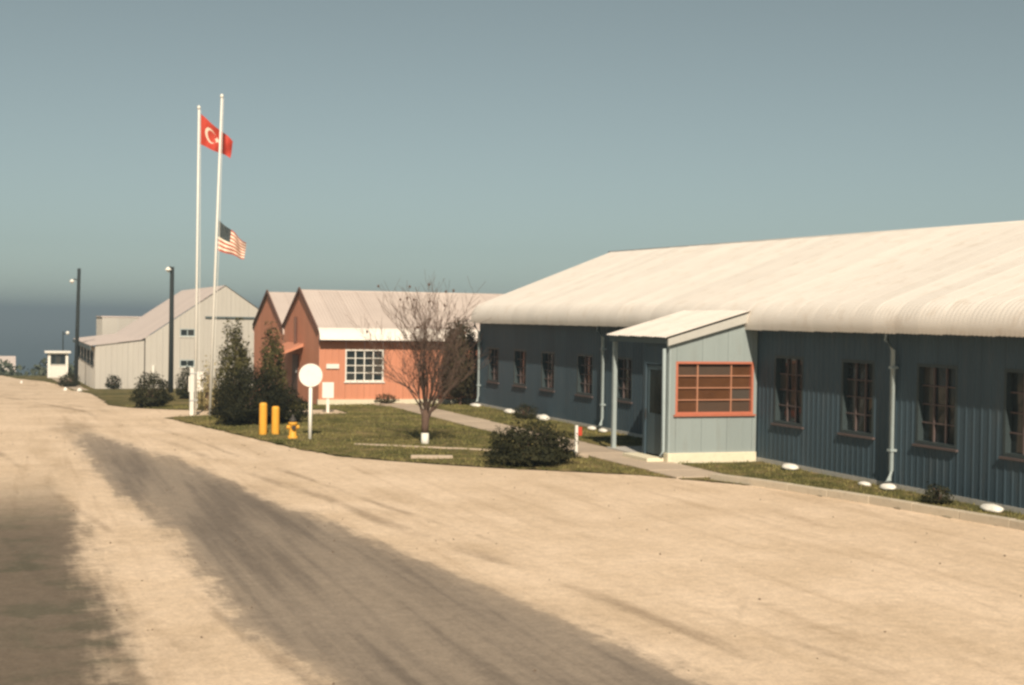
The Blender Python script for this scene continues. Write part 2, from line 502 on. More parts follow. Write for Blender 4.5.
for j, i in zip(*np.nonzero(mask)):
    b.f.append((vtx(i, j), vtx(i + 1, j), vtx(i + 1, j + 1), vtx(i, j + 1)))
structure(b.build('lawn', 'turf', smooth=True))

def blades(name, n, x0, x1, y0, y1, h0, h1, seed):
    r = np.random.default_rng(seed)
    x = r.uniform(x0, x1, n); y = r.uniform(y0, y1, n)
    ok = in_lawn(x, y); x, y = x[ok], y[ok]
    dens = np.array([mnoise.noise(Vector((a * 0.7, c_ * 0.7, 5))) for a, c_ in zip(x, y)])
    ok = r.uniform(-0.7, 0.5, len(x)) < dens
    x, y = x[ok], y[ok]; n = len(x)
    z = np.array([lawn_h(a, c_) for a, c_ in zip(x, y)]) - 0.01
    ang = r.uniform(0, 2 * np.pi, n); h = r.uniform(h0, h1, n); w = r.uniform(0.008, 0.02, n)
    lx = r.normal(0, 0.35, n) * h; ly = r.normal(0, 0.35, n) * h
    V = np.empty((n, 3, 3))
    V[:, 0] = np.stack([x - np.cos(ang) * w, y - np.sin(ang) * w, z], 1)
    V[:, 1] = np.stack([x + np.cos(ang) * w, y + np.sin(ang) * w, z], 1)
    V[:, 2] = np.stack([x + lx, y + ly, z + h], 1)
    me = bpy.data.meshes.new(name)
    me.from_pydata(V.reshape(-1, 3).tolist(), [], np.arange(3 * n).reshape(-1, 3).tolist()); me.update()
    me.materials.append(M['grass_blade'])
    o = bpy.data.objects.new(name, me); col.objects.link(o)
    o['kind'] = 'stuff'; o['label'] = 'short dry green winter grass on the lawn verges'; o['category'] = 'grass'
    return o
blades('grass', 150000, -14, 1, -9, 34, 0.03, 0.085, 3)

# ------------------------------------------------------------------ kerbs and walkway
def poly_pts(path, step):
    path = [Vector(p) for p in path]; out = [path[0].copy()]; acc = 0
    for a_, b_ in zip(path, path[1:]):
        L = (b_ - a_).length; t = step - acc
        while t <= L:
            out.append(a_ + (b_ - a_) * (t / L)); t += step
        acc = L - (t - step)
    return out
def kerb(name, path, step, w, h, mat, label):
    root = empty(name, (path[0][0], path[0][1], 0)); root['kind'] = 'structure'; root['label'] = label
    pts = poly_pts(path, step)
    for a_, b_ in zip(pts, pts[1:]):
        d = b_ - a_; L = d.length
        mb = MB().box(-w / 2, w / 2, 0.004, L - 0.004, -0.08, h * random.uniform(0.94, 1.04))
        o = mb.build('kerb_stone', mat, bevel=0.012)
        o.parent = root
        o.location = (a_.x - root.location.x, a_.y - root.location.y, terrain(a_.y))
        o.rotation_euler = (0, 0, math.atan2(d.y, d.x) - math.pi / 2 + random.uniform(-0.004, 0.004))
kerb('kerb', [(-0.6, -10), (-1.2, -1.51), (-1.86, 2.26), (-2.47, 4.97), (-3.0, 6.4)], 1.1, 0.18, 0.16, 'kerb_stone', 'pale concrete kerb between road and blue hut')
kerb('lawn_edging', [(-3.75, 11.2), (-5.77, 12.88), (-6.8, 13.73), (-7.84, 14.5), (-8.6, 15.0), (-9.3, 15.3)], 0.9, 0.06, 0.105, 'concrete', 'thin concrete edging along the front of the lawn')
wk = empty('walkway', (-2.97, 6.5, 0)); wk['kind'] = 'structure'; wk['label'] = 'pale concrete walkway beside the blue hut'
y = 6.6
while y < 33.6:
    L = 1.35
    z = terrain(y)
    mb = MB().box(-0.66, 0.66, 0.012, L - 0.012, -0.05, 0.055)
    o = mb.build('paving_slab', 'concrete', wk, bevel=0.012)
    o.location = (0, y - 6.5, z + random.uniform(-0.006, 0.006))
    o.rotation_euler = (random.uniform(-0.004, 0.004), random.uniform(-0.006, 0.006), random.uniform(-0.008, 0.008))
    y += L
# narrow slab in the verge before the lawn
tag(MB().box(-0.5, 0.5, -0.11, 0.11, -0.02, 0.09).build('concrete_block', 'concrete', bevel=0.02),
    'long pale concrete block lying in the grass strip before the bare tree', 'block')
bpy.data.objects['concrete_block'].location = (-7.68, 11.5, 0.03)
bpy.data.objects['concrete_block'].rotation_euler = (0, 0, R(-16))

# ------------------------------------------------------------------ building kit
def roof_sheet(half, rise, width, eave=True, ribs=6, amp=0.007, roll=0.62):
    """one corrugated sheet from ridge (local origin) down along -x; rolled eave at its foot."""
    sl = rise / half
    prof = [(0, 0), (-half * 0.33, -rise * 0.33), (-half * 0.66, -rise * 0.66), (-half + 0.05, -rise + 0.05 * sl)]
    if eave:
        a0 = math.atan(sl); Rr = roll
        xs0, zs0 = -half - 0.02, -rise - 0.02 * sl
        for i in range(0, 9):
            a_ = a0 + (R(106) - a0) * i / 8
            prof.append((xs0 - Rr * (math.sin(a_) - math.sin(a0)), zs0 - Rr * (math.cos(a0) - math.cos(a_))))
    else:
        prof += [(-half - 0.25, -rise - 0.25 * sl)]
    b = MB(); n = ribs * 4 + 1
    for (x, z) in prof:
        for i in range(n):
            t = i / (n - 1)
            b.v.append((x, t * (width + 0.03) - 0.015, z + amp * math.cos(2 * math.pi * ribs * t) + 0.014 * t))
    for j in range(len(prof) - 1):
        for i in range(n - 1):
            b.f.append((j * n + i, (j + 1) * n + i, (j + 1) * n + i + 1, j * n + i + 1))
    me = b.mesh('roof_sheet')
    for p in me.polygons: p.use_smooth = True
    return me

def wall_panels(parent, P, u, nrm, length, z0, top, openings, colw, mat, name='wall_panel', pitch=0.2, depth=0.009):
    """ribbed sheet panels on a wall starting at P, running along u; openings are (u0,u1,z0,z1)."""
    P, u, nrm = Vector(P), Vector(u), Vector(nrm)
    if not callable(top):
        tv = top; top = lambda s_: tv
    cuts = {0.0, length}
    for o in openings: cuts |= {o[0], o[1]}
    base = sorted(cuts)
    out = [base[0]]
    for a_, b_ in zip(base, base[1:]):
        k_ = max(1, round((b_ - a_) / colw))
        out += [a_ + (b_ - a_) * i / k_ for i in range(1, k_ + 1)]
    for a_, b_ in zip(out, out[1:]):
        mid = (a_ + b_) / 2
        spans = [[z0, None]]
        for o in sorted([o for o in openings if o[0] - 1e-4 <= mid <= o[1] + 1e-4], key=lambda o_: o_[2]):
            spans[-1][1] = o[2]; spans.append([o[3], None])
        nr = max(1, round((b_ - a_) / pitch))
        us = []
        for i in range(nr):
            w = (b_ - a_) / nr; x = a_ + i * w
            us += [(x + w * 0.02, 0), (x + w * 0.66, 0), (x + w * 0.74, depth), (x + w * 0.92, depth), (x + w * 0.985, 0)]
        us[0] = (a_ + 0.003, 0); us[-1] = (b_ - 0.003, 0)
        for zz0, zz1 in spans:
            if zz1 is not None and zz1 - zz0 < 0.02: continue
            mb = MB()
            for (x, d) in us:
                q_ = P + u * x + nrm * d
                zt = zz1 if zz1 is not None else top(x)
                mb.v += [(q_.x, q_.y, P.z + zz0), (q_.x, q_.y, P.z + zt)]
            for i in range(len(us) - 1):
                mb.f.append((2 * i, 2 * i + 2, 2 * i + 3, 2 * i + 1))
            o = mb.build(name, mat, parent)

def rot_for(u, nrm):
    # local x -> u, local y -> -nrm (into the wall), z up
    u = Vector(u); n = Vector(nrm)
    return math.atan2(u.y, u.x)

def window(parent, center, u, nrm, w, h, cols, rows, frame_m, sill_m, recess=0.07, bar=0.022, fw=0.05, colx=None, sash_m=None, glass_m='glass'):
    """window (frame) with panes, bars and a sill as sub-parts; centre at mid width, bottom height."""
    u = Vector(u).normalized(); n = Vector(nrm).normalized(); c = Vector(center)
    def P(a_, z, d): q_ = c + u * a_ + n * d; return (q_.x, q_.y, q_.z + z)
    def bx(mb, a0, a1, z0, z1, d0, d1):
        n0 = len(mb.v)
        mb.v += [P(a_, z, d) for z in (z0, z1) for d in (d0, d1) for a_ in (a0, a1)]
        for f in ((0, 2, 3, 1), (4, 5, 7, 6), (0, 1, 5, 4), (2, 6, 7, 3), (0, 4, 6, 2), (1, 3, 7, 5)):
            mb.f.append(tuple(n0 + i for i in f))
    fr = MB()
    for (a0, a1, z0, z1) in ((-w / 2 - 0.02, -w / 2 + fw, -0.02, h + 0.02), (w / 2 - fw, w / 2 + 0.02, -0.02, h + 0.02),
                             (-w / 2 + fw, w / 2 - fw, -0.02, fw), (-w / 2 + fw, w / 2 - fw, h - fw, h + 0.02)):
        bx(fr, a0, a1, z0, z1, -recess - 0.05, 0.012)
    f = fr.build('window', frame_m, parent)
    sm = MB(); bx(sm, -w / 2 - 0.07, w / 2 + 0.07, -0.065, -0.022, -0.03, 0.06); sm.build('sill', sill_m, f)
    xs_ = colx if colx else [-w / 2 + fw + (w - 2 * fw) * i / cols for i in range(cols + 1)]
    zs_ = [fw + (h - 2 * fw) * i / rows for i in range(rows + 1)]
    for x in xs_[1:-1]:
        mb = MB(); bx(mb, x - bar, x + bar, fw, h - fw, -recess - 0.01, -recess + 0.03); mb.build('muntin', sash_m or frame_m, f)
    for z in zs_[1:-1]:
        mb = MB(); bx(mb, -w / 2 + fw, w / 2 - fw, z - bar * 0.8, z + bar * 0.8, -recess - 0.006, -recess + 0.024); mb.build('muntin', sash_m or frame_m, f)
    for i in range(len(xs_) - 1):
        for j in range(rows):
            t = [random.uniform(-0.006, 0.006) for _ in range(4)]
            d = -recess - 0.02
            mb = MB().quad(P(xs_[i], zs_[j], d + t[0]), P(xs_[i + 1], zs_[j], d + t[1]), P(xs_[i + 1], zs_[j + 1], d + t[2]), P(xs_[i], zs_[j + 1], d + t[3]))
            mb.build('pane', glass_m, f)
    return f

# ------------------------------------------------------------------ long blue hut
HUT_Y0, HUT_Y1 = -7.0, 30.95
HUT_W, EAVE, RIDGE = 5.5, 3.28, 6.15
hut = empty('long_hut', (0, 0, 0), 'long blue-grey metal hut with cream rolled-eave roof along the right', 'building')
wins = [(-2.75, 1.25), (-0.05, 1.25), (2.57, 1.25), (5.3, 1.2), (8.12, 1.25), (17.45, 1.2), (20.4, 1.25), (23.62, 1.2), (26.35, 1.25), (29.25, 1.2)]
wz0, wz1 = 1.04, 2.62
wz1_far = 2.3
ops = []
for (yc, w) in wins: ops.append((yc - w / 2 - HUT_Y0, yc + w / 2 - HUT_Y0, wz0, wz1 if yc < 10 else wz1_far))
ops.append((9.7 - HUT_Y0, 10.8 - HUT_Y0, 0.1, 2.2))
wall_panels(hut, (0, HUT_Y0, 0), (0, 1, 0), (-1, 0, 0), HUT_Y1 - HUT_Y0, 0.12, EAVE, ops, 0.8, 'siding')
MB().box(-0.02, 0.2, HUT_Y0, HUT_Y1, -0.3, 0.13).build('foundation', 'slab_edge', hut)
MB().box(0.18, 0.22, HUT_Y0 + 0.02, HUT_Y1 - 0.02, 0.131, EAVE).build('inner_wall', 'dark_interior', hut)
for (yc, w) in wins:
    window(hut, (0, yc, wz0), (0, -1, 0), (-1, 0, 0), w, (wz1 if yc < 10 else wz1_far) - wz0, 3, 4, 'dark_frame', 'pink_frame', recess=0.10, bar=0.017, sash_m='pink_frame')
# gable ends and rear wall
for yg, nn in ((HUT_Y0, -1), (HUT_Y1, 1)):
    P0 = (0, yg, 0) if nn < 0 else (2 * HUT_W, yg, 0)
    uu = (1, 0, 0) if nn < 0 else (-1, 0, 0)
    wall_panels(hut, P0, uu, (0, nn, 0), 2 * HUT_W, 0.12, lambda s_: EAVE + 0.4 + (RIDGE - 0.4 * (nn < 0) - EAVE - 0.5) * (1 - abs(s_ - HUT_W) / HUT_W), [], 1.1, 'siding')
wall_panels(hut, (2 * HUT_W, HUT_Y1, 0), (0, -1, 0), (1, 0, 0), HUT_Y1 - HUT_Y0, 0.12, EAVE, [], 1.6, 'siding')
sw = 0.76
me = roof_sheet(HUT_W, RIDGE - 3.97, sw); me.materials.append(M['roof'])
ridge_at = lambda y_: RIDGE - 0.010 * (HUT_Y1 - y_)      # the ridge sags a little towards the near end
n_sh = round((HUT_Y1 + 0.2 - HUT_Y0 + 0.2) / sw)
for i in range(n_sh):
    yy = HUT_Y0 - 0.2 + i * sw
    rz_ = ridge_at(yy + sw / 2)
    sc_z = (rz_ - EAVE) / (RIDGE - EAVE)
    inst('roof_sheet', me, hut, (HUT_W, yy, rz_ + random.uniform(-0.003, 0.003)), 0, (1, 1, sc_z))
    inst('roof_sheet', me, hut, (HUT_W, yy + sw, rz_ + random.uniform(-0.003, 0.003)), math.pi, (1, 1, sc_z))
MB().tube([(HUT_W, HUT_Y0 - 0.22, ridge_at(HUT_Y0) - 0.03), (HUT_W, HUT_Y1 + 0.2, RIDGE - 0.03)], 0.06, 10).build('ridge_cap', 'roof', hut, smooth=True)
MB().box(-0.37, -0.028, HUT_Y0 - 0.18, HUT_Y1 + 0.18, EAVE + 0.0, EAVE + 0.04).build('soffit', 'soffit', hut)
for i, yd in enumerate((-4.9, 3.88, 18.75, 30.7)):
    mb = MB().tube([(-0.30, yd, 3.27), (-0.29, yd, 3.1), (-0.12, yd, 2.88), (-0.115, yd, 0.42), (-0.13, yd + 0.02, 0.22), (-0.2, yd + 0.16, 0.1)], 0.05, 10)
    d = mb.build('downspout', 'pale_metal', hut, smooth=True)
    for zb in (0.8, 2.5):
        MB().box(-0.175, -0.024, yd - 0.065, yd + 0.065, zb, zb + 0.05).build('bracket', 'pale_metal', d)

# whitewashed stones / splash blocks along the wall
def stone(loc, sx, sy, sz, label, mat='white', seed=0):
    bm = bmesh.new(); bmesh.ops.create_icosphere(bm, subdivisions=3, radius=1)
    for v in bm.verts:
        v.co.z = max(v.co.z, -0.45)
        d = 1 + 0.16 * mnoise.noise(v.co * 1.7 + Vector((seed * 3.3, 0, 0)))
        v.co = Vector((v.co.x * sx * d, v.co.y * sy * d, v.co.z * sz * d))
    me = bpy.data.meshes.new('painted_stone'); bm.to_mesh(me); bm.free(); me.materials.append(M[mat])
    for p in me.polygons: p.use_smooth = True
    o = inst('painted_stone', me, None, (loc[0], loc[1], loc[2] + 0.40 * sz))
    o.scale = (0.9, 0.85, 0.75)
    o.location.z = loc[2] + 0.3 * sz
    return tag(o, label, 'stone', 'whitewashed stones')
stone((-0.3, 30.4, 0.04), 0.22, 0.45, 0.10, 'white painted stone at the far corner downspout of the blue hut', seed=1)
stone((-0.3, 26.57, 0.05), 0.2, 0.42, 0.13, 'white painted stone on grass below the second-farthest window of the blue hut', seed=2)
stone((-0.32, 23.2, 0.05), 0.22, 0.42, 0.17, 'larger white painted stone behind the dark round bush', seed=3)
stone((-0.34, 19.0, 0.05), 0.14, 0.22, 0.10, 'white stone at the foot of the second-farthest downspout, farther of the pair', seed=8)
stone((-0.36, 18.1, 0.05), 0.14, 0.24, 0.10, 'white stone right of the second-farthest downspout beside the porch', seed=9)
stone((-0.26, 7.57, 0.05), 0.2, 0.28, 0.12, 'white painted stone beside the porch below the nearest window to it', seed=4)
stone((-0.36, 4.45, 0.04), 0.12, 0.2, 0.08, 'small white stone left of the middle downspout', seed=5)
stone((-0.30, 3.7, 0.05), 0.16, 0.24, 0.11, 'white painted stone at the foot of the middle downspout', seed=6)
stone((-0.34, 0.46, 0.05), 0.18, 0.32, 0.11, 'rightmost white painted stone near the frame edge', seed=7)

# ------------------------------------------------------------------ porch
PQ, PY0, PYM, PY1 = 2.40, 9.55, 10.98, 12.95
porch = empty('entrance_porch', (-1.2, 9.55, 0), 'lean-to entrance porch with red framed window on the blue hut', 'porch')
porch.location = (0, 0, 0)
ptop = lambda q_: 3.70 - 0.295 * q_
wx0, wx1, pz0, pz1 = 0.12, 2.18, 1.20, 2.43
# end wall facing the camera: from the hut wall (u=0) outwards
wall_panels(porch, (-0.03, PY0, 0), (-1, 0, 0), (0, -1, 0), PQ - 0.06, 0.26, lambda s_: ptop(s_) - 0.06, [(wx0, wx1, pz0, pz1)], 0.6, 'sunlit_panel', name='end_wall_panel', pitch=0.3, depth=0.003)
win = window(porch, (-0.03 - (wx0 + wx1) / 2, PY0, pz0), (1, 0, 0), (0, -1, 0), wx1 - wx0, pz1 - pz0, 3, 4, 'red_frame', 'red_frame', recess=0.06, bar=0.016, fw=0.035,
             colx=[-1.03 + 0.035, -0.45, 0.46, 1.03 - 0.035], sash_m='tan_bar', glass_m='reflect_glass')
MB().box(-PQ - 0.03, -0.04, PY0 - 0.05, PY0 + 0.2, -0.1, 0.26).build('plinth', 'cream', porch, bevel=0.01)
# front wall with glazed door
MB().box(-PQ, -PQ + 0.08, PY0 + 0.003, PY0 + 0.16, 0.1, 2.86).build('corner_post', 'pale_metal', porch)
MB().box(-PQ, -PQ + 0.08, PYM - 0.12, PYM, 0.1, 2.86).build('corner_post', 'siding', porch)
MB().box(-PQ + 0.005, -PQ + 0.075, PY0 + 0.16, PYM - 0.12, 2.35, 2.86).build('door_header', 'siding', porch)
door = MB().box(-PQ + 0.03, -PQ + 0.07, PY0 + 0.2, PYM - 0.16, 0.16, 1.15).build('door', 'door', porch)
dm = MB()
for (a0, a1, z0, z1) in ((PY0 + 0.2, PY0 + 0.3, 1.151, 2.33), (PYM - 0.26, PYM - 0.16, 1.151, 2.33), (PY0 + 0.3, PYM - 0.26, 2.22, 2.33)):
    dm.box(-PQ + 0.03, -PQ + 0.07, a0, a1, z0, z1)
dm.build('door_rail', 'door', door)
MB().box(-PQ + 0.045, -PQ + 0.055, PY0 + 0.3, PYM - 0.26, 1.15, 2.22).build('door_glass', 'glass', door)
MB().tube([(-PQ - 0.02, PYM - 0.2, 1.0), (-PQ - 0.02, PYM - 0.2, 1.25)], 0.012, 8).build('handle', 'iron', door)
# inner side wall of the vestibule and its dark back
MB().box(-PQ + 0.08, -0.03, PYM - 0.08, PYM, 0.1, 2.83).build('side_wall', 'siding', porch)
MB().box(-PQ - 0.05, -0.04, PYM, PY1 + 0.1, -0.1, 0.10).build('floor_slab', 'slab_edge', porch, bevel=0.01)
MB().box(-PQ - 0.5, -PQ - 0.06, PY0 + 0.1, PYM + 0.1, -0.05, 0.14).build('door_step', 'cream', porch, bevel=0.015)
MB().box(-PQ + 0.04, -0.04, PY0 + 0.2, PYM - 0.08, -0.1, 0.11).build('vestibule_floor', 'slab_edge', porch)
MB().box(-PQ - 0.02, -PQ + 0.08, PY1 - 0.2, PY1 - 0.1, 0.1, 2.86).build('post', 'pale_metal', porch)
MB().tube([(-PQ - 0.09, PY0 + 0.1, 2.75), (-PQ - 0.09, PY0 + 0.1, 0.3), (-PQ - 0.16, PY0 + 0.06, 0.18)], 0.045, 10).build('downspout', 'pale_metal', porch, smooth=True)
# roof: structure slab and sheets
n_ps = 5; pw = (PY1 - 0.05 - PY0 + 0.15) / n_ps
pme = roof_sheet(2.60, 0.767, pw, eave=False, ribs=5, amp=0.012); pme.materials.append(M['roof'])
for i in range(n_ps):
    inst('roof_sheet', pme, porch, (0.28, PY0 - 0.15 + i * pw, 3.86 + random.uniform(-0.003, 0.003)))
zf = lambda x: 3.86 + 0.295 * (x - 0.28) - 0.03
MB().prism([(0.0, zf(0) - 0.02), (-PQ - 0.1, zf(-PQ - 0.1) - 0.02), (-PQ - 0.1, zf(-PQ - 0.1) - 0.19), (0.0, zf(0) - 0.24)], 'y', PY0 - 0.12, PY0 - 0.07).build('barge_board', 'porch_trim', porch)
MB().prism([(-PQ - 0.06, zf(-PQ - 0.1) - 0.02), (-PQ - 0.10, zf(-PQ - 0.1) - 0.02), (-PQ - 0.10, zf(-PQ - 0.1) - 0.14), (-PQ - 0.06, zf(-PQ - 0.1) - 0.14)], 'y', PY0 - 0.065, PY1 - 0.07).build('fascia', 'soffit', porch)
MB().prism([(0.0, zf(0) - 0.03), (-PQ - 0.05, zf(-PQ - 0.05) - 0.03), (-PQ - 0.05, zf(-PQ - 0.05) - 0.07), (0.0, zf(0) - 0.07)], 'y', PY0 - 0.06, PY1 - 0.07).build('ceiling', 'soffit', porch)

# ------------------------------------------------------------------ orange twin-gabled building
OX0, OX1 = -5.65, 6.2
OZ = -0.12
ob = empty('orange_building', (0, 0, 0), 'orange building with two pointed gables and pale rolled-eave roof', 'building')
wings = [(34.0, 41.55), (41.6, 49.4)]
for wi, (y0, y1) in enumerate(wings):
    half = (y1 - y0) / 2; ym = (y0 + y1) / 2
    eave_z, ridge_z = 2.49, 4.46
    zb = OZ - 0.6 * wi
    if wi == 0:
        ops = [(4.57 - 5.65 + 2.16, 0, 0, 0)]
        ow0, ow1 = OX0 * -1 - 4.57, OX0 * -1 - 3.04
        wall_panels(ob, (OX0, y0, 0), (1, 0, 0), (0, -1, 0), OX1 - OX0, zb + 0.22, eave_z, [(ow0, ow1, 0.83, 2.07)], 0.85, 'orange', pitch=0.28, depth=0.012)
        window(ob, (OX0 + (ow0 + ow1) / 2, y0, 0.83), (1, 0, 0), (0, -1, 0), ow1 - ow0, 1.24, 4, 4, 'white', 'white', recess=0.05, bar=0.02, fw=0.035)
        MB().box(OX0 - 0.03, OX1, y0 - 0.06, y0 + 0.15, -0.5, zb + 0.22).build('foundation', 'cream', ob)
    gw = y1 - y0
    prof = lambda s_: 2.78 + (ridge_z - 2.83) * (1 - abs(s_ - gw / 2) / (gw / 2))
    wall_panels(ob, (OX0, y0, 0), (0, 1, 0), (-1, 0, 0), gw, zb, prof, [], 0.95, 'orange', name='gable_panel', pitch=0.32, depth=0.01)
    ome = roof_sheet(half, ridge_z - 2.91, 0.8, roll=0.3); ome.materials.append(M['roof_pink'])
    fme = roof_sheet(half - 0.2, (ridge_z - 2.91) * (half - 0.2) / half, 0.8, eave=False); fme.materials.append(M['roof_pink'])
    nn = round((OX1 + 0.1 - OX0) / 0.8)
    for i in range(nn):
        xx = OX0 - 0.05 + i * 0.8
        if wi == 0:
            inst('roof_sheet', fme, ob, (xx + 0.8, ym, ridge_z), math.pi / 2)
        else:
            inst('roof_sheet', ome, ob, (xx + 0.8, ym, ridge_z), math.pi / 2)
            inst('roof_sheet', ome, ob, (xx, ym, ridge_z), -math.pi / 2)
    if wi == 0:
        bme = roof_sheet(half - 0.05, ridge_z - 2.91, 0.8, eave=False); bme.materials.append(M['roof_pink'])
        for i in range(nn):
            inst('roof_sheet', bme, ob, (OX0 - 0.05 + i * 0.8, ym, ridge_z - 0.004), -math.pi / 2)
    # barge boards along the gable edges
    for sgn in (-1, 1):
        e = ym + sgn * (half + 0.02)
        pl = [(ym, ridge_z + 0.14), (e, 2.93), (e, 2.87), (ym, ridge_z - 0.02)]
        MB().prism(pl if sgn > 0 else pl[::-1], 'x', OX0 - 0.10, OX0 - 0.04).build('barge_board', 'orange_dark', ob)
    MB().tube([(OX0 - 0.06, ym, ridge_z), (OX1, ym, ridge_z)], 0.04, 8).build('ridge_cap', 'roof_pink', ob, smooth=True)
# pale rolled eave edge over the front wall, and the entrance hood on the near gable
MB().box(OX0 - 0.04, OX1, 33.60, 33.97, 2.42, 2.48).build('soffit', 'orange_dark', ob)
ev = MB()
for x, (dy, z) in enumerate([(0.05, 2.91), (-0.10, 2.845), (-0.24, 2.735), (-0.34, 2.60), (-0.40, 2.44)]): ev.v += [(OX0 - 0.06, 33.97 + dy - 0.03, z + 0.03), (OX1 + 0.02, 33.97 + dy - 0.03, z + 0.03)]
for i in range(4): ev.f.append((2 * i, 2 * i + 1, 2 * i + 3, 2 * i + 2))
ev.build('eave_flashing', 'roof', ob, smooth=True)
hood = MB().prism([(OX0 - 0.02, 2.25), (OX0 - 1.15, 1.80), (OX0 - 1.15, 1.68), (OX0 - 0.02, 2.12)], 'y', 37.0, 40.4).build('entrance_hood', 'orange', ob)
for yy in (37.1, 40.2):
    MB().tube([(OX0 - 1.05, yy, 1.72), (OX0 - 1.05, yy, -0.4)], 0.05, 8).build('hood_post', 'orange_dark', hood)
odoor = MB().box(OX0 - 0.05, OX0 - 0.012, 38.0, 39.2, -0.35, 1.75).build('door', 'orange_dark', ob)
MB().tube([(OX0 - 0.09, 38.1, 1.0), (OX0 - 0.09, 38.1, 1.15)], 0.02, 6).build('handle', 'galv', odoor)
MB().tube([(OX0 - 0.12, 38.25, 2.25), (OX0 - 0.12, 38.25, 3.35)], 0.07, 8).build('vent_pipe', 'orange_dark', ob)
MB().box(-5.36, -4.85, 33.93, 33.985, 1.33, 1.51).build('name_plate', 'white', ob)

# ------------------------------------------------------------------ grey hall with side annexe
HY0, HY1 = 72.0, 95.0
HXl, HXr, HXm = -8.85, 1.2, -3.85
hz = terrain(HY0)
hall = empty('grey_hall', (0, 0, 0), 'big pale grey gabled hall behind the flagpoles', 'building')
hh = (HXr - HXl) / 2
htop = lambda s_: 1.80 + (5.27 - 1.80) * (1 - abs(s_ - hh) / hh)
hops = [(2.18, 3.1, 1.95, 2.42), (2.18, 3.1, -0.02, 0.42)]
wall_panels(hall, (HXl, HY0, 0), (1, 0, 0), (0, -1, 0), 2 * hh, hz - 0.3, htop, hops, 1.25, 'hall', pitch=0.32, depth=0.014)
for o_ in hops:
    window(hall, (HXl + (o_[0] + o_[1]) / 2, HY0, o_[2]), (1, 0, 0), (0, -1, 0), o_[1] - o_[0], o_[3] - o_[2], 2, 1, 'pale_metal', 'white', recess=0.05, bar=0.03)
wall_panels(hall, (HXl, HY0, 0), (0, 1, 0), (-1, 0, 0), HY1 - HY0, hz - 1, 1.78, [], 2.5, 'hall')
wall_panels(hall, (HXr, HY1, 0), (0, -1, 0), (1, 0, 0), HY1 - HY0, hz - 1, 1.78, [], 2.5, 'hall')
hme = roof_sheet(hh, 5.3 - 1.86, 1.0, eave=False, ribs=4); hme.materials.append(M['hall_roof'])
for i in range(int(HY1 - HY0) + 1):
    yy = HY0 - 0.06 + i * 1.0
    inst('roof_sheet', hme, hall, ((HXl + HXr) / 2, yy, 5.30))
    inst('roof_sheet', hme, hall, ((HXl + HXr) / 2, yy + 1.0, 5.30), math.pi)
MB().box(-5.1, -1.4, HY0 - 0.12, HY0 - 0.03, 3.16, 3.26).build('ledge', 'soffit', hall)
MB().tube([(HXl + 0.5, HY0 - 0.1, 0.05), (HXl + 0.5, HY0 - 0.1, hz)], 0.09, 8).build('downspout', 'white', hall)
# annexe
ann = empty('hall_annexe', (0, 0, 0), 'low pale grey annexe with dark side windows left of the grey hall', 'building')
AX = -11.94
wall_panels(ann, (AX, HY0 + 0.05, 0), (1, 0, 0), (0, -1, 0), 3.03, hz - 0.3, lambda s_: 1.30 + s_ * 0.129, [], 1.0, 'hall', pitch=0.32, depth=0.014)
aops = [(2.0 + i * 4.2, 5.0 + i * 4.2, 0.0, 0.85) for i in range(5)]
wall_panels(ann, (AX, HY0 + 0.05, 0), (0, 1, 0), (-1, 0, 0), 24.0, hz - 1.2, 1.2, aops, 2.0, 'hall')
for o_ in aops:
    window(ann, (AX, HY0 + 0.05 + (o_[0] + o_[1]) / 2, o_[2]), (0, -1, 0), (-1, 0, 0), 3.0, 0.85, 4, 2, 'dark_frame', 'dark_frame', recess=0.08, bar=0.03)
ame = roof_sheet(3.1, 0.40, 1.0, eave=False, ribs=4); ame.materials.append(M['hall_roof'])
for i in range(25):
    inst('roof_sheet', ame, ann, (HXl - 0.02, HY0 - 0.05 + i * 1.0, 1.72))
MB().box(AX - 0.33, AX - 0.28, HY0 - 0.2, HY0 + 24.6, 1.02, 1.24).build('fascia', 'soffit', ann)
# pale block behind
bk = empty('rear_block', (0, 0, 0), 'pale flat-roofed block rising behind the low annexe', 'building')
wall_panels(bk, (-9.8, 100, 0), (1, 0, 0), (0, -1, 0), 3.8, -3, 3.02, [], 1.5, 'hall')
wall_panels(bk, (-9.8, 100, 0), (0, 1, 0), (-1, 0, 0), 8, -3, 3.02, [], 2.0, 'hall')
MB().box(-9.85, -5.9, 99.95, 108.2, 3.02, 3.10).build('roof', 'hall_roof', bk)

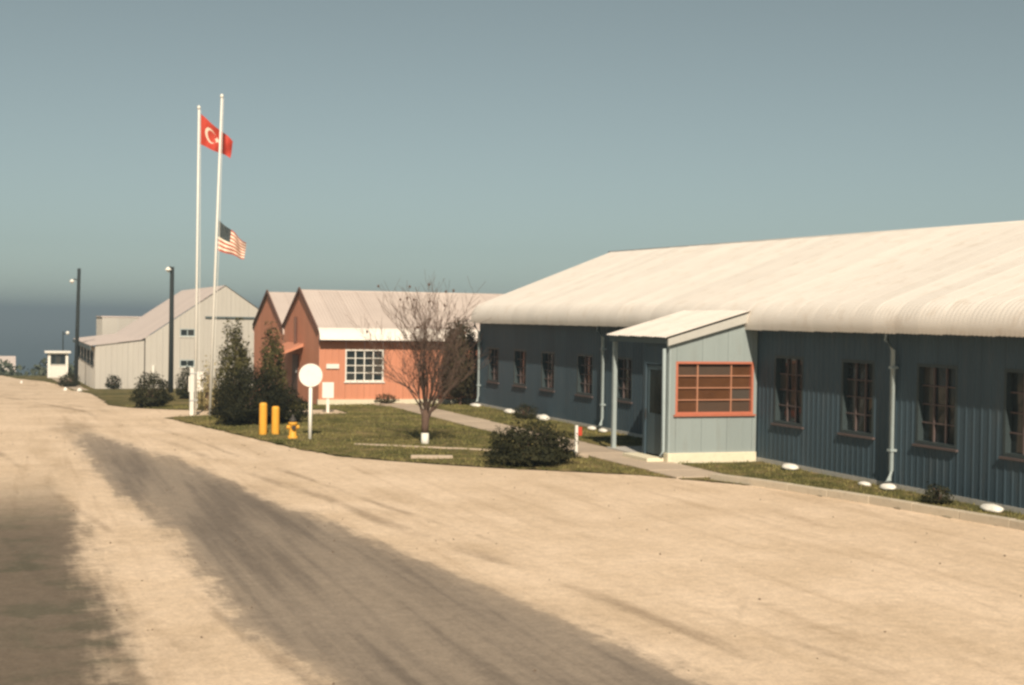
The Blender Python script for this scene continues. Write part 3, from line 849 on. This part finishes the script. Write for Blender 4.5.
# ------------------------------------------------------------------ guard shack and far things
def shack():
    x0, x1, y0, y1 = -13.95, -12.3, 104.0, 105.8
    z = terrain(104)
    s_ = empty('guard_shack', (0, 0, 0), 'small white guard shack with flat roof at the far bend of the road', 'hut')
    wz = z + 1.15; ww0, ww1 = 0.24, 1.42
    wall_panels(s_, (x0, y0, 0), (1, 0, 0), (0, -1, 0), x1 - x0, z - 0.2, z + 2.1, [(ww0, ww1, wz, z + 1.95)], 0.8, 'white', pitch=0.4, depth=0.004)
    window(s_, (x0 + (ww0 + ww1) / 2, y0, wz), (1, 0, 0), (0, -1, 0), ww1 - ww0, 0.8, 3, 1, 'dark_frame', 'white', recess=0.05, bar=0.03, fw=0.06)
    wall_panels(s_, (x0, y0, 0), (0, 1, 0), (-1, 0, 0), y1 - y0, z - 0.2, z + 2.1, [(0.3, 1.5, wz, z + 1.95)], 0.8, 'white', pitch=0.4, depth=0.004)
    window(s_, (x0, (y0 + y1) / 2, wz), (0, -1, 0), (-1, 0, 0), 1.2, 0.8, 3, 1, 'dark_frame', 'white', recess=0.05, bar=0.03, fw=0.06)
    wall_panels(s_, (x1, y0, 0), (0, 1, 0), (1, 0, 0), y1 - y0, z - 0.2, z + 2.1, [], 0.8, 'white', pitch=0.4, depth=0.004)
    wall_panels(s_, (x1, y1, 0), (-1, 0, 0), (0, 1, 0), x1 - x0, z - 0.2, z + 2.1, [], 0.8, 'white', pitch=0.4, depth=0.004)
    MB().box(x0 - 0.25, x1 + 0.2, y0 - 0.3, y1 + 0.2, z + 2.1, z + 2.25).build('roof', 'white', s_)
    MB().box(x0 + 0.05, x1 - 0.05, y0 + 0.3, y1 - 0.3, z, z + 2.0).build('interior', 'dark_interior', s_)
shack()
fb = empty('distant_shed', (0, 0, 0), 'low distant building with pale roof cut by the left edge', 'building')
fz = terrain(150)
wall_panels(fb, (-34, 150, 0), (1, 0, 0), (0, -1, 0), 17.0, fz - 3, -2.6, [], 3, 'hall')
MB().prism([(149.4, -3.6), (155, -1.9), (160.6, -3.6), (160.6, -3.8), (149.4, -3.8)], 'x', -34.3, -16.2).build('roof', 'hall_roof', fb)
wall_panels(fb, (-17, 150, 0), (0, 1, 0), (1, 0, 0), 10.0, fz - 3, lambda s_: -3.7 + 1.6 * (1 - abs(s_ - 5) / 5), [], 2.5, 'hall')

def light_pole(x, y, top, lean, label, lamp_z, lamp_dx):
    z = terrain(y)
    r_ = empty('utility_pole', (x, y, z), label, 'pole', 'dark wooden lamp poles')
    MB().tube([(0, 0, -0.3), (lean * 0.5, 0, (top - z) * 0.5), (lean, 0, top - z)], [0.14, 0.125, 0.11], 10).build('pole', 'pole_wood', r_, smooth=True)
    lx = lean * 0.9
    a = MB().tube([(lx, 0, lamp_z - z), (lx + lamp_dx * 0.6, -0.1, lamp_z - z + 0.12), (lx + lamp_dx, -0.15, lamp_z - z)], 0.035, 6).build('lamp_arm', 'iron', r_)
    MB().lathe([(0.03, 0.1), (0.08, 0.07), (0.17, -0.04), (0.18, -0.08), (0.09, -0.1), (0.08, -0.17), (0.02, -0.2)], (lx + lamp_dx, -0.15, lamp_z - z), 12).build('lamp_shade', 'white', a, smooth=True)
light_pole(-8.75, 58.0, 5.96, 0.0, 'tall dark lamp pole standing before the grey hall, nearer of the two', 5.85, -0.22)
light_pole(-12.75, 80.0, 6.4, 0.15, 'tall dark lamp pole at the annexe corner, farther and left of the two', 5.55, -0.45)
gl = empty('globe_lamp', (-12.3, 116, terrain(116) - 0.6), 'thin dark lamp post with white globe beyond the guard shack', 'lamp')
MB().tube([(0, 0, 0), (0, 0, 4.9)], [0.06, 0.045], 8).build('post', 'pole_wood', gl)
MB().tube([(0, 0, 4.6), (0.35, -0.1, 4.75)], 0.03, 6).build('arm', 'pole_wood', gl)
MB().lathe([(0.02, -0.18), (0.13, -0.12), (0.18, 0), (0.13, 0.12), (0.02, 0.18)], (0.4, -0.1, 4.75), 12).build('globe', 'white', gl, smooth=True)
for i, (x, y, lab) in enumerate([(-16.2, 86, 'tiny white marker stone alone on the far road verge at left'), (-13.95, 66, 'white marker stone beside the road below the far lamp pole'), (-13.3, 63, 'white marker stone nearest to the annexe corner')]):
    stone((x, y, terrain(y)), 0.11 + 0.02 * i, 0.13, 0.2, lab, seed=11 + i)

# ------------------------------------------------------------------ flagpoles and flags
def flagpole(base, top, r0, r1, label):
    o = empty('flagpole', base, label, 'flagpole', 'white flagpoles')
    b_, t_ = Vector(base), Vector(top)
    d = t_ - b_
    MB().tube([(0, 0, -0.3), d * 0.5, d], [r0, (r0 + r1) / 2, r1], 10).build('pole', 'white', o, smooth=True)
    MB().lathe([(0.01, -0.05), (0.05, -0.03), (0.06, 0.02), (0.04, 0.07), (0.01, 0.09)], d, 10).build('finial', 'white', o, smooth=True)
    MB().tube([Vector((0.10, -0.05, 1.3)), d * 0.5 + Vector((0.09, -0.04, 0)), d * 0.995 + Vector((0.05, -0.03, 0))], 0.008, 4).build('halyard', 'white', o)
    return o
fp1 = flagpole((-11.3, 26.97, 0), (-11.30, 26.97, 10.25), 0.044, 0.03, 'white flagpole with red crescent flag, nearer and left')
MB().box(-0.19, -0.06, -0.06, 0.06, -0.1, 1.6).build('support_post', 'white', fp1, bevel=0.01)
for z in (0.5, 1.4): MB().box(-0.20, 0.06, -0.07, 0.07, z, z + 0.04).build('strap', 'galv', fp1)
fp2 = flagpole((-10.93, 26.2, 0), (-10.66, 26.2, 10.56), 0.047, 0.032, 'taller white flagpole with striped flag halfway up, right')

def flag(name, mat, tl, bl, dtop, dbot, depth, waves, phase, label):
    NU, NV = 36, 20
    tl, bl, dtop, dbot = Vector(tl), Vector(bl), Vector(dtop), Vector(dbot)
    nrm = Vector((0.34, 0.94, 0))
    b_ = MB(); uvs = []
    for j in range(NV + 1):
        v = j / NV
        for i in range(NU + 1):
            u = i / NU
            p = bl.lerp(tl, v) + dbot.lerp(dtop, v) * u
            a = math.sin(2 * math.pi * waves * u + phase + 1.2 * v) * depth * (0.25 + 0.75 * u) * min(1, u * 5)
            a += 0.04 * math.sin(9 * u - 5 * v + phase) * min(1, u * 4)
            p = p + nrm * a
            p.z += 0.035 * math.sin(2 * math.pi * waves * u + phase + 0.8) * u
            b_.v.append(tuple(p - tl)); uvs.append((u, v))
    W_ = NU + 1
    for j in range(NV):
        for i in range(NU): b_.f.append((j * W_ + i, j * W_ + i + 1, (j + 1) * W_ + i + 1, (j + 1) * W_ + i))
    o = b_.build(name, mat, smooth=True)
    uvl = o.data.uv_layers.new(name='UVMap')
    for lp in o.data.loops: uvl.data[lp.index].uv = uvs[lp.vertex_index]
    o.location = tl
    return tag(o, label, 'flag')
flag('crescent_flag', 'flag_red', (-11.25, 26.97, 10.07), (-11.25, 26.97, 9.06), (1.12, 0.10, -0.86), (1.0, 0.10, -0.40), 0.15, 1.3, 0.6,
     'red flag with white crescent and star flying from the left pole')
flag('striped_flag', 'flag_stripes', (-10.71, 26.18, 6.50), (-10.73, 26.18, 5.50), (0.86, -0.22, -0.72), (0.86, -0.22, -0.27), 0.16, 1.5, 2.2,
     'red and white striped flag with dark starred canton at half mast')

# ------------------------------------------------------------------ street furniture
sg = empty('round_sign', (-9.47, 17.07, 0.03), 'white round sign disc on a white post beside the hydrant', 'sign')
sg.location.z = 0.0
MB().tube([(0, 0, -0.2), (0, 0, 1.55)], 0.05, 10).build('post', 'white', sg, smooth=True)
dsc = MB()
for s_ in range(40):
    a = 2 * math.pi * s_ / 40
    dsc.v.append((0.315 * math.cos(a), -0.065, 1.79 + 0.315 * math.sin(a)))
for s_ in range(40):
    a = 2 * math.pi * s_ / 40
    dsc.v.append((0.315 * math.cos(a), -0.05, 1.79 + 0.315 * math.sin(a)))
dsc.f = [tuple(range(40)), tuple(range(40, 80))[::-1]] + [(i, 40 + i, 40 + (i + 1) % 40, (i + 1) % 40) for i in range(40)]
dobj = dsc.build('disc', 'white', sg)
MB().box(-0.03, 0.03, -0.049, 0.049, 1.56, 2.0).build('back_bracket', 'galv', sg)
sg.rotation_euler = (0, 0, R(-14))

for i, (x, y, h, lab) in enumerate([(-10.44, 18.85, 0.90, 'taller left yellow bollard before the dark shrubs'), (-10.10, 18.80, 0.80, 'shorter right yellow bollard before the dark shrubs')]):
    o = MB().lathe([(0.11, -0.15), (0.11, h - 0.05), (0.10, h - 0.015), (0.07, h + 0.01), (0.0, h + 0.015)], (0, 0, 0), 20).build('bollard', 'yellow', smooth=False)
    o.location = (x, y, 0.03)
    tag(o, lab, 'bollard', 'yellow bollards')
hy = empty('fire_hydrant', (-9.86, 17.5, 0.05), 'yellow fire hydrant with dark cap beside the round sign', 'hydrant')
MB().lathe([(0.14, -0.05), (0.14, 0.05), (0.10, 0.07), (0.10, 0.36), (0.125, 0.38), (0.125, 0.42), (0.11, 0.44)], (0, 0, 0), 16).build('barrel', 'yellow', hy, smooth=True)
MB().lathe([(0.11, 0.442), (0.10, 0.5), (0.06, 0.56), (0.03, 0.58), (0.03, 0.64), (0.0, 0.645)], (0, 0, 0), 16).build('bonnet', 'iron', hy, smooth=True)
for dx, dy in ((-1, 0), (1, 0), (0, -1)):
    MB().tube([(dx * 0.09, dy * 0.09, 0.3), (dx * 0.17, dy * 0.17, 0.3)], 0.055, 10).build('nozzle_cap', 'yellow' if dy == 0 else 'iron', hy)

ss = empty('small_sign', (-6.62, 27.85, 0.03), 'small blank white sign board on a post before the orange wall', 'sign')
MB().box(-0.05, 0.05, -0.04, 0.04, -0.1, 0.55).build('post', 'white', ss)
MB().box(-0.20, 0.20, -0.075, -0.042, 0.50, 1.05).build('board', 'white', ss, bevel=0.005)
ss.rotation_euler = (0, 0, R(-12))
ns = empty('notice_sign', (-10.85, 30.4, 0.0), 'white notice board on a post beside the left flagpole', 'sign')
MB().box(-0.06, 0.06, -0.04, 0.04, -0.1, 0.75).build('post', 'white', ns)
MB().box(-0.26, 0.26, -0.08, -0.042, 0.62, 1.18).build('board', 'white', ns, bevel=0.005)
MB().box(-0.16, 0.32, -0.12, -0.082, 1.06, 1.34).build('upper_board', 'white', ns, bevel=0.005)
ns.rotation_euler = (0, 0, R(-14))
wp = MB().box(-0.035, 0.035, -0.035, 0.035, -0.1, 0.72).build('marker_post', 'white', bevel=0.008)
MB().box(0.037, 0.14, -0.05, 0.05, 0.46, 0.68).build('call_box', 'red', wp, bevel=0.01)
wp.location = (-3.74, 12.03, 0.03); tag(wp, 'short white post with small red box beside the walkway near the porch', 'post')

# ------------------------------------------------------------------ vegetation
def leaf_cloud(n, shape, size, seed, mat, name, parent, jitter=0.35, lumps=3.0, up=0.3):
    """n small leaf faces through a crown; shape(dir) gives the radius along a unit direction."""
    r = np.random.default_rng(seed)
    d = r.normal(size=(n, 3)); d /= np.linalg.norm(d, axis=1)[:, None]
    rad = np.empty(n)
    for i in range(n):
        v = Vector(d[i])
        rad[i] = 1 + jitter * mnoise.noise(v * lumps + Vector((seed * 1.7, 0, 0))) + 0.5 * jitter * mnoise.noise(v * lumps * 2.7 + Vector((0, seed, 0)))
    t = r.uniform(0.35, 1, n) ** 0.45
    P = shape(d * (rad * t)[:, None])
    nrm = d + r.normal(0, 0.7, (n, 3)); nrm[:, 2] += up
    nrm /= np.linalg.norm(nrm, axis=1)[:, None]
    a = np.cross(nrm, r.normal(size=(n, 3))); a /= np.linalg.norm(a, axis=1)[:, None]
    b_ = np.cross(nrm, a)
    s_ = r.uniform(0.5, 1.25, n)[:, None] * size
    V = np.stack([P - a * s_, P - b_ * s_ * 0.45, P + a * s_, P + b_ * s_ * 0.45], 1).reshape(-1, 3)
    me = bpy.data.meshes.new(name)
    me.from_pydata(V.tolist(), [], np.arange(4 * n).reshape(-1, 4).tolist()); me.update()
    me.materials.append(M[mat])
    o = bpy.data.objects.new(name, me); col.objects.link(o); o.parent = parent
    return o
def stems(parent, h, spread, n, r_=0.03, mat='bark', seed=0, name='stem'):
    rr = random.Random(seed)
    mb = MB()
    for i in range(n):
        a = rr.uniform(0, 6.28); s_ = rr.uniform(0.3, 1) * spread
        mb.tube([(0.05 * math.cos(a), 0.05 * math.sin(a), -0.1), (s_ * 0.4 * math.cos(a), s_ * 0.4 * math.sin(a), h * 0.5), (s_ * math.cos(a), s_ * math.sin(a), h * rr.uniform(0.8, 1))], [r_, r_ * 0.7, r_ * 0.3], 5)
    mb.build(name, mat, parent)
def bush(name, loc, rx, ry, h, n, size, label, mat='evergreen', seed=1, cat='bush', jitter=0.35, lumps=2.6, group=None):
    o = empty(name, loc, label, cat, group)
    def sh(p):
        q_ = p.copy(); q_[:, 0] *= rx; q_[:, 1] *= ry
        q_[:, 2] = np.where(p[:, 2] > 0, p[:, 2] * h * 0.70, p[:, 2] * h * 0.27) + h * 0.29
        return q_
    leaf_cloud(n, sh, size, seed, mat, 'foliage', o, jitter, lumps)
    stems(o, h * 0.8, rx * 0.7, 9, 0.03, seed=seed)
    return o
def conifer(name, loc, r_, h, n, size, label, mat='evergreen', seed=1, group=None, taper=0.75, cat='tree', jitter=0.35):
    o = empty(name, loc, label, cat, group)
    def sh(p):
        q_ = p.copy()
        t = np.clip((p[:, 2] + 1) / 2, 0, 1.1)
        w = r_ * (1 - taper * np.clip(t - 0.25, 0, 1) ** 1.2) * (0.75 + 0.25 * np.clip(t * 4, 0, 1))
        ln = np.linalg.norm(p, axis=1); hl = np.maximum(np.linalg.norm(p[:, :2], axis=1), 1e-3)
        k_ = np.minimum(1.25, ln / hl) ** 0.6
        q_[:, 0] = p[:, 0] * k_ * w; q_[:, 1] = p[:, 1] * k_ * w
        q_[:, 2] = t * h * 0.98 + 0.05
        return q_
    leaf_cloud(n, sh, size, seed, mat, 'crown', o, jitter, 3.0)
    mb = MB().tube([(0, 0, -0.1), (0, 0, h * 0.9)], [0.07, 0.015], 7); mb.build('trunk', 'bark', o)
    lm = MB(); rr = random.Random(seed)
    for i in range(26):
        a = rr.uniform(0, 6.28); z = rr.uniform(0.1, 0.85) * h; l = r_ * (1 - taper * z / h) * 0.8
        lm.tube([(0, 0, z), (l * math.cos(a), l * math.sin(a), z + l * 0.5)], [0.02, 0.006], 4)
    lm.build('limbs', 'bark', o)
    return o
bush('round_bush', (-5.80, 9.75, 0.03), 1.05, 0.9, 0.98, 10000, 0.045, 'dark spreading bush on the lawn in front of the blue hut', seed=3, jitter=0.42)
bush('round_bush', (-10.2, 22.5, 0.03), 1.2, 1.05, 1.82, 20000, 0.04, 'big dark round bush behind the yellow bollards', 'dense_bush', seed=4, jitter=0.22)
bush('round_bush', (-9.2, 22.9, 0.05), 0.85, 0.8, 1.15, 6500, 0.045, 'lower dark bush between the bollards and the orange building', seed=14)
conifer('conifer', (-9.95, 27.2, 0.05), 0.60, 2.95, 6000, 0.055, 'tall dark conifer just right of the flagpoles', 'conifer', seed=25, taper=0.5, jitter=0.8)
conifer('conifer', (-8.70, 27.2, 0.05), 0.48, 2.85, 4500, 0.055, 'slimmer dark conifer in front of the orange gables', 'conifer', seed=6, taper=0.55, jitter=0.8)
bush('round_bush', (-12.25, 32.0, -0.05), 0.74, 0.7, 1.30, 5000, 0.05, 'dark round bush alone at the road corner left of the flagpoles', seed=7)
conifer('conifer', (-0.30, 32.4, -0.05), 0.88, 3.5, 11000, 0.055, 'dark bushy evergreen between the orange building and the blue hut', 'cypress', seed=8, taper=0.45)
bush('pale_shrub', (-10.55, 29.3, 0.0), 0.42, 0.4, 1.75, 1500, 0.05, 'pale yellowish shrub at the foot of the right flagpole', 'pale_leaf', seed=9, jitter=0.6, lumps=3.5)
bush('small_shrub', (-9.55, 44.0, terrain(44)), 0.5, 0.5, 1.5, 2200, 0.06, 'narrow dark shrub behind the notice board', seed=15)
bush('small_shrub', (-0.62, 1.67, 0.02), 0.28, 0.35, 0.38, 900, 0.035, 'small dark shrub at the wall between the nearest windows', seed=10)
bush('small_shrub', (-0.7, 23.9, 0.02), 0.4, 0.5, 0.55, 1200, 0.04, 'small green shrub at the hut wall behind the spreading bush', seed=16)
bush('small_shrub', (-10.9, 70.8, terrain(70.8)), 0.5, 0.5, 0.95, 900, 0.07, 'small dark shrub against the pale annexe wall', seed=11)
bush('small_shrub', (-13.3, 77.6, terrain(78)), 0.7, 0.9, 1.0, 1500, 0.07, 'dark shrub at the foot of the far lamp pole', seed=12)
bush('small_shrub', (-3.1, 33.3, -0.02), 0.5, 0.3, 0.4, 900, 0.04, 'low brown shrub at the orange wall behind the bare tree', 'twig' if False else 'cypress', seed=13)

def bare_tree(loc, label):
    o = empty('bare_tree', loc, label, 'tree')
    rr = random.Random(21)
    MB().tube([(0, 0, -0.1), (0.0, 0, 0.30)], [0.115, 0.10], 12).build('painted_base', 'white', o, smooth=True)
    MB().tube([(0, 0, 0.29), (0.0, 0, 0.5), (0.01, 0, 0.72), (0.02, 0, 1.0)], [0.10, 0.095, 0.11, 0.05], 12).build('trunk', 'bark', o, smooth=True)
    segs = MB(); tips = []
    def grow(p, d, L, r_, depth):
        pts = [p]; rad = [r_]; n = 4
        for i in range(n):
            d = (d + Vector((rr.gauss(0, 0.13), rr.gauss(0, 0.13), rr.gauss(0.04, 0.09)))).normalized()
            p = p + d * (L / n); pts.append(p); rad.append(max(0.004, r_ * (1 - 0.55 * (i + 1) / n)))
        segs.tube(pts, rad, 6 if r_ > 0.02 else 4 if r_ > 0.008 else 3, cap=False)
        if depth == 0: tips.append(p); return
        k_ = {4: 4, 3: 5, 2: 4, 1: 4}[depth]
        for c_ in range(k_):
            t = rr.uniform(0.3, 1.0) if c_ else 1.0
            i = min(n, max(1, round(t * n))); q_ = pts[i]
            a = rr.uniform(0, 6.28); sp = rr.uniform(0.35, 0.95)
            nd = (d + Vector((math.cos(a) * sp, math.sin(a) * sp, rr.uniform(-0.05, 0.25)))).normalized()
            grow(q_, nd, L * rr.uniform(0.5, 0.78), rad[i] * rr.uniform(0.55, 0.8), depth - 1)
    for i in range(17):
        a = i * 2.399 + rr.uniform(-0.3, 0.3); f_ = i / 16; sp = 0.12 + 0.80 * f_
        grow(Vector((0.02 + rr.gauss(0, 0.015), rr.gauss(0, 0.015), 0.42 + 0.5 * rr.random())), Vector((math.cos(a) * sp, math.sin(a) * sp, 0.9)).normalized(),
             (1.62 - 0.5 * f_) * rr.uniform(0.88, 1.12), 0.036 - 0.012 * f_, 3)
    b_ = segs.build('branches', 'twig', o)
    b_.scale = (0.96, 0.96, 1.12)
    pods = MB()
    for p in rr.sample(tips, min(40, len(tips))):
        if p.z > 2.6: pods.lathe([(0.004, -0.035), (0.03, -0.015), (0.033, 0.01), (0.006, 0.035)], tuple(p), 6)
    pods.build('seed_pods', 'bark', b_)['kind'] = 'stuff'
bare_tree((-6.80, 15.1, 0.05), 'bare leafless spreading tree with white painted trunk base on the lawn')


# dark brush on the slope beyond the road's crest: one mass nobody could count
def brush_belt():
    r = np.random.default_rng(5); P = []
    for i in range(120):
        y = r.uniform(122, 150); x = r.uniform(-30, 6); z = terrain(y)
        n = 130; h = r.uniform(1.0, 2.4)
        p = r.normal(0, 1, (n, 3)) * (0.8, 0.8, 0.4) + (x, y, z + h * 0.6)
        P.append(p)
    P = np.concatenate(P); n = len(P)
    a = r.normal(size=(n, 3)) * 0.16; b_ = r.normal(size=(n, 3)) * 0.16
    V = np.stack([P - a, P - b_, P + a, P + b_], 1).reshape(-1, 3)
    me = bpy.data.meshes.new('brush'); me.from_pydata(V.tolist(), [], np.arange(4 * n).reshape(-1, 4).tolist()); me.update()
    me.materials.append(M['brush'])
    o = bpy.data.objects.new('brush', me); col.objects.link(o)
    o['kind'] = 'stuff'; o['label'] = 'dark brush on the slope beyond the road'; o['category'] = 'brush'
brush_belt()
# shortcut path beside the shack
pb = MB()
for y, x0, x1 in ((64, -13.4, -12.6), (75, -13.4, -12.5), (90, -13.6, -12.4), (103.6, -13.8, -12.2)):
    pb.v += [(x0, y, terrain(y) + 0.02), (x1, y, terrain(y) + 0.02)]
pb.f = [(0, 1, 3, 2), (2, 3, 5, 4), (4, 5, 7, 6)]
structure(pb.build('path', 'concrete'))
# loose stones on the road
def gravel():
    r = np.random.default_rng(9); bmv = []; bmf = []
    ico = bmesh.new(); bmesh.ops.create_icosphere(ico, subdivisions=1, radius=1)
    iv = np.array([v.co[:] for v in ico.verts]); fi = np.array([[v.index for v in f.verts] for f in ico.faces]); ico.free()
    n = 300
    y = -14 + 42 * r.uniform(0, 1, n) ** 1.6
    x = np.array([r.uniform(-19, edge_x(yy) - 0.1) for yy in y])
    s_ = r.uniform(0.006, 0.02, n)
    V = (iv[None] * r.uniform(0.6, 1.2, (n, 1, 3)) * s_[:, None, None]) + np.stack([x, y, 0.012 + s_ * 0.3], 1)[:, None]
    Fc = fi[None] + (np.arange(n) * len(iv))[:, None, None]
    me = bpy.data.meshes.new('gravel'); me.from_pydata(V.reshape(-1, 3).tolist(), [], Fc.reshape(-1, 3).tolist()); me.update()
    me.materials.append(M['sand_stone'])
    o = bpy.data.objects.new('gravel', me); col.objects.link(o); o['kind'] = 'stuff'; o['label'] = 'small loose stones on the sandy road'; o['category'] = 'gravel'
gravel()

# sea haze: one closed box of even, pale, forward-scattering air round the whole place
hb = MB().box(-36000, 36000, -1200, 36000, -62, 12.5).build('haze', 'turf')
hb.data.materials.clear()
hm = bpy.data.materials.new('haze_air'); hm.use_nodes = True
ht = hm.node_tree; ht.nodes.clear()
ho = ht.nodes.new('ShaderNodeOutputMaterial'); hv = ht.nodes.new('ShaderNodeVolumePrincipled')
hv.inputs['Color'].default_value = (0.66, 0.82, 0.94, 1)
hv.inputs['Density'].default_value = 0.0012
hv.inputs['Anisotropy'].default_value = 0.35
ht.links.new(hv.outputs[0], ho.inputs['Volume'])
hb.data.materials.append(hm)
hb['kind'] = 'stuff'; hb['label'] = 'thin sea haze fading the distant shore'; hb['category'] = 'haze'
